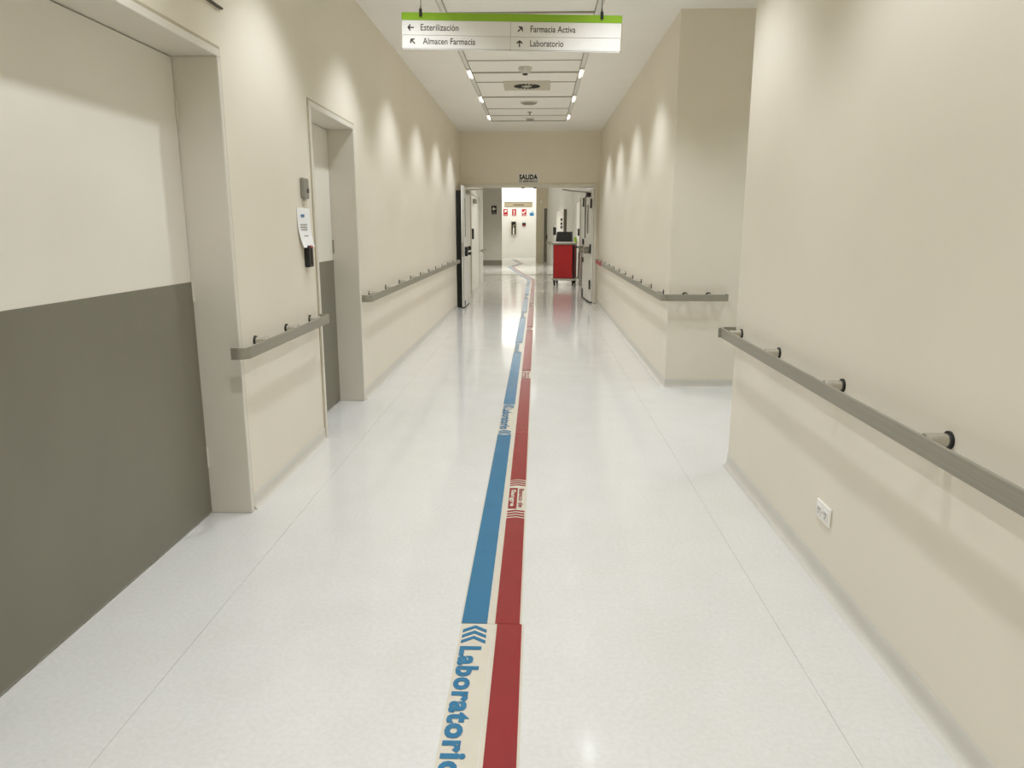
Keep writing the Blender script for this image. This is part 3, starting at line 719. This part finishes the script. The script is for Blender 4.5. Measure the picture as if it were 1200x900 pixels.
safety_sign(-1.275, -1.06, 2.08, 2.418, 'signred', 'red safety sign with an upright bottle shape above the extinguisher cabinet', 2)
safety_sign(-.78, -.55, 2.08, 2.418, 'signred', 'red safety sign with a hand shape above the alarm call point', 3)
safety_sign(-.393, -.165, 2.08, 2.375, 'signblue', 'white and blue safety sign at the end of the row', 4)
r = thing('extinguisher_cabinet', (-1.19, YF, 1.15), 'dark glazed extinguisher cabinet on the bright white wall', 'cabinet')
bm = B()
for (a_, b_, c_, d_) in ((-1.318, -1.293, 1.153, 1.81), (-1.085, -1.06, 1.153, 1.81), (-1.293, -1.085, 1.153, 1.178), (-1.293, -1.085, 1.785, 1.81)):
    box(bm, a_, b_, YF - .14, YF - .0005, c_, d_)
obj('cabinet_frame', bm, 'tan', r)
obj('back_panel', Bx(-1.293, -1.085, YF - .02, YF - .0005, 1.178, 1.785), 'glass', r)
e = thing('fire_extinguisher', (-1.19, YF - .075, 1.178), 'pale fire extinguisher inside the dark wall cabinet', 'extinguisher')
obj('cylinder', cyl(B(), (-1.19, YF - .075, 1.1785), (-1.19, YF - .075, 1.50), .048, .04, n=16), 'signw', e, True)
obj('valve', Rx(-1.215, -1.165, YF - .095, YF - .055, 1.50, 1.56, r=.006), 'steel', e)
obj('hose', cyl(B(), (-1.22, YF - .085, 1.56), (-1.15, YF - .085, 1.65), .016, n=8), 'carrier', e, True)
r = thing('call_point', (-.67, YF, 1.577), 'small black and red alarm call point right of the extinguisher cabinet', 'alarm')
obj('case', Rx(-.757, -.584, YF - .04, YF - .0005, 1.577, 1.746, r=.006), 'black', r)
obj('push_plate', Rx(-.73, -.61, YF - .045, YF - .039, 1.585, 1.635, r=.002), 'signred', r)
# emergency lamp on the column
r = thing('emergency_lamp', (.25, 32.5, 2.5), 'small round white lamp on the cream column', 'lamp')
obj('lamp_base', Rx(.2, .30, 32.46, 32.4995, 2.52, 2.64, r=.01), 'cream2', r)
obj('lamp_head', cyl(B(), (.18, 32.38, 2.58), (.25, 32.46, 2.58), .06, .035, n=16), 'signw', r, True)
# panel board on the slanting wall
def OW(bm):          # local x along wall (from the passage end), y out of the wall, z up
    dd = Vector((.43 - 1.17, 32.4 - 23.8, 0)).normalized(); nn = Vector((-dd.y, dd.x, 0))
    mt = Matrix(((dd.x, nn.x, 0, 1.17), (dd.y, nn.y, 0, 23.8), (0, 0, 1, 0), (0, 0, 0, 1)))
    bmesh.ops.transform(bm, matrix=mt, verts=bm.verts[:])
    bmesh.ops.recalc_face_normals(bm, faces=bm.faces[:]); return bm
q = Vector((1.17, 23.8, 0)) + Vector((.43 - 1.17, 32.4 - 23.8, 0)).normalized() * 3.2
r = thing('control_panel', (q.x, q.y, 1.2), 'pale control panel with three black knobs on the slanting white wall', 'panel')
cb = obj('panel_case', OW(Rx(2.0, 4.3, .001, .09, 1.25, 2.06, r=.008)), 'cove', r)
obj('panel_side', OW(Rx(1.94, 2.0, .001, .1, 1.2, 2.1, r=.004)), 'kick', r)
for z in (1.76, 1.62, 1.5): obj('knob', OW(cyl(B(), (2.5, .09, z), (2.5, .14, z), .045, n=12)), 'black', cb)
r = thing('wall_phone', (.87, 27.3, 1.2), 'small dark wall phone beside the pale control panel', 'phone')
obj('phone_body', OW(Rx(4.9, 5.15, .001, .09, 1.22, 1.5, r=.01)), 'black', r)
obj('handset', OW(Rx(4.95, 5.02, .09, .13, 1.2, 1.52, r=.01)), 'dark', r)

# ================================================================== CART
cx, cy = .74, 19.62; rot = math.radians(-7)
def CT(bm):
    mt = Matrix.Translation((cx, cy, 0)) @ Matrix.Rotation(rot, 4, 'Z')
    bmesh.ops.transform(bm, matrix=mt, verts=bm.verts[:]); return bm
r = thing('laundry_cart', (cx, cy, 0), 'red panelled service cart on casters beside the open door', 'cart')
W2, D2_ = .27, .42
base = obj('base_platform', CT(Rx(-W2 - .04, W2 + .04, -D2_ - .04, D2_ + .04, .135, .19, r=.015)), 'steelb', r)
for sx in (-1, 1):
    for sy in (-1, 1):
        px_, py_ = sx * (W2 - .03), sy * (D2_ - .05)
        fk = obj('caster_fork', CT(Rx(px_ - .03, px_ + .03, py_ - .035, py_ + .035, .06, .136, r=.008)), 'black', r)
        obj('wheel', CT(cyl(B(), (px_ - .02, py_, .062), (px_ + .02, py_, .062), .060, n=20)), 'black', fk, True)
obj('front_panel', CT(Rx(-W2 + .01, W2 - .045, -D2_ - .012, -D2_ + .01, .2, 1.055, r=.008)), 'cartred', r)
obj('side_panel', CT(Rx(-W2 - .006, -W2 + .012, -D2_ + .02, D2_ - .02, .2, 1.055, r=.006)), 'cartred', r)
obj('side_panel', CT(Rx(W2 - .012, W2 + .006, -D2_ + .04, D2_ - .02, .2, 1.055, r=.006)), 'cartred', r)
obj('back_panel', CT(Rx(-W2 + .01, W2 - .01, D2_ - .012, D2_ + .004, .2, 1.055, r=.006)), 'cartred', r)
for sx in (-1, 1):
    for sy in (-1, 1):
        obj('corner_post', CT(cyl(B(), (sx * (W2 - .018), sy * (D2_ - .018), .185), (sx * (W2 - .018), sy * (D2_ - .018), 1.06), .022, n=12)), 'black', r, True)
obj('bottom_rail', CT(Rx(-W2 + .01, W2 - .01, -D2_ - .004, -D2_ + .02, .188, .215, r=.005)), 'black', r)
top = obj('top_tray', CT(Rx(-W2 - .03, W2 + .03, -D2_ - .03, D2_ + .03, 1.06, 1.10, r=.012)), 'cove', r)
obj('tray_rim', CT(Rx(-W2 - .04, W2 + .02, -D2_ - .04, -D2_ - .015, 1.045, 1.085, r=.008)), 'joint', top)
bm = B()
for sy in (-.3, .3): cyl(bm, (W2, sy, .98), (W2 + .11, sy, .98), .013, n=8)
cyl(bm, (W2 + .11, -.3, .98), (W2 + .11, .3, .98), .015, n=10)
cyl(bm, (W2 + .11, -.3, .98), (W2 + .10, -.32, .17), .013, n=8)
obj('push_handle', CT(bm), 'black', r, True)
# bag and bottle on top
bm = B(); bmesh.ops.create_cube(bm, size=1)
bmesh.ops.subdivide_edges(bm, edges=bm.edges[:], cuts=5, use_grid_fill=True)
for v in bm.verts:
    x, y, z = v.co.x * 2, v.co.y * 2, v.co.z * 2
    k = (1 - .10 * (z + 1) / 2) * (1 + .02 * math.sin(9 * x + 7 * y + 3 * z))
    f = 1 - .10 * max(0, abs(x) + abs(y) - 1.2)
    v.co = Vector((x * .22 * k * f, y * .28 * k * f, .13 + z * .13 * (1 - .08 * (x * x + y * y) / 2) + .006 * math.sin(8 * x) * math.cos(7 * y)))
bmesh.ops.translate(bm, vec=(-.02, 0, 1.115), verts=bm.verts[:])
tag(rebase(obj('black_bag', CT(bm), 'bag', None, True), (cx, cy, 1.104)), 'black plastic bag lying on top of the red cart', 'bag')
r = thing('spray_bottle', (cx + .25, cy - .36, 1.10), 'lime green spray bottle at the corner of the cart top', 'bottle')
c_ = (cx + .25, cy - .36)
obj('bottle_body', cyl(B(), (*c_, 1.10), (*c_, 1.20), .036, .03, n=14), 'lime', r, True)
obj('spray_head', Rx(c_[0] - .045, c_[0] + .02, c_[1] - .014, c_[1] + .014, 1.20, 1.235, r=.005), 'lime', r)
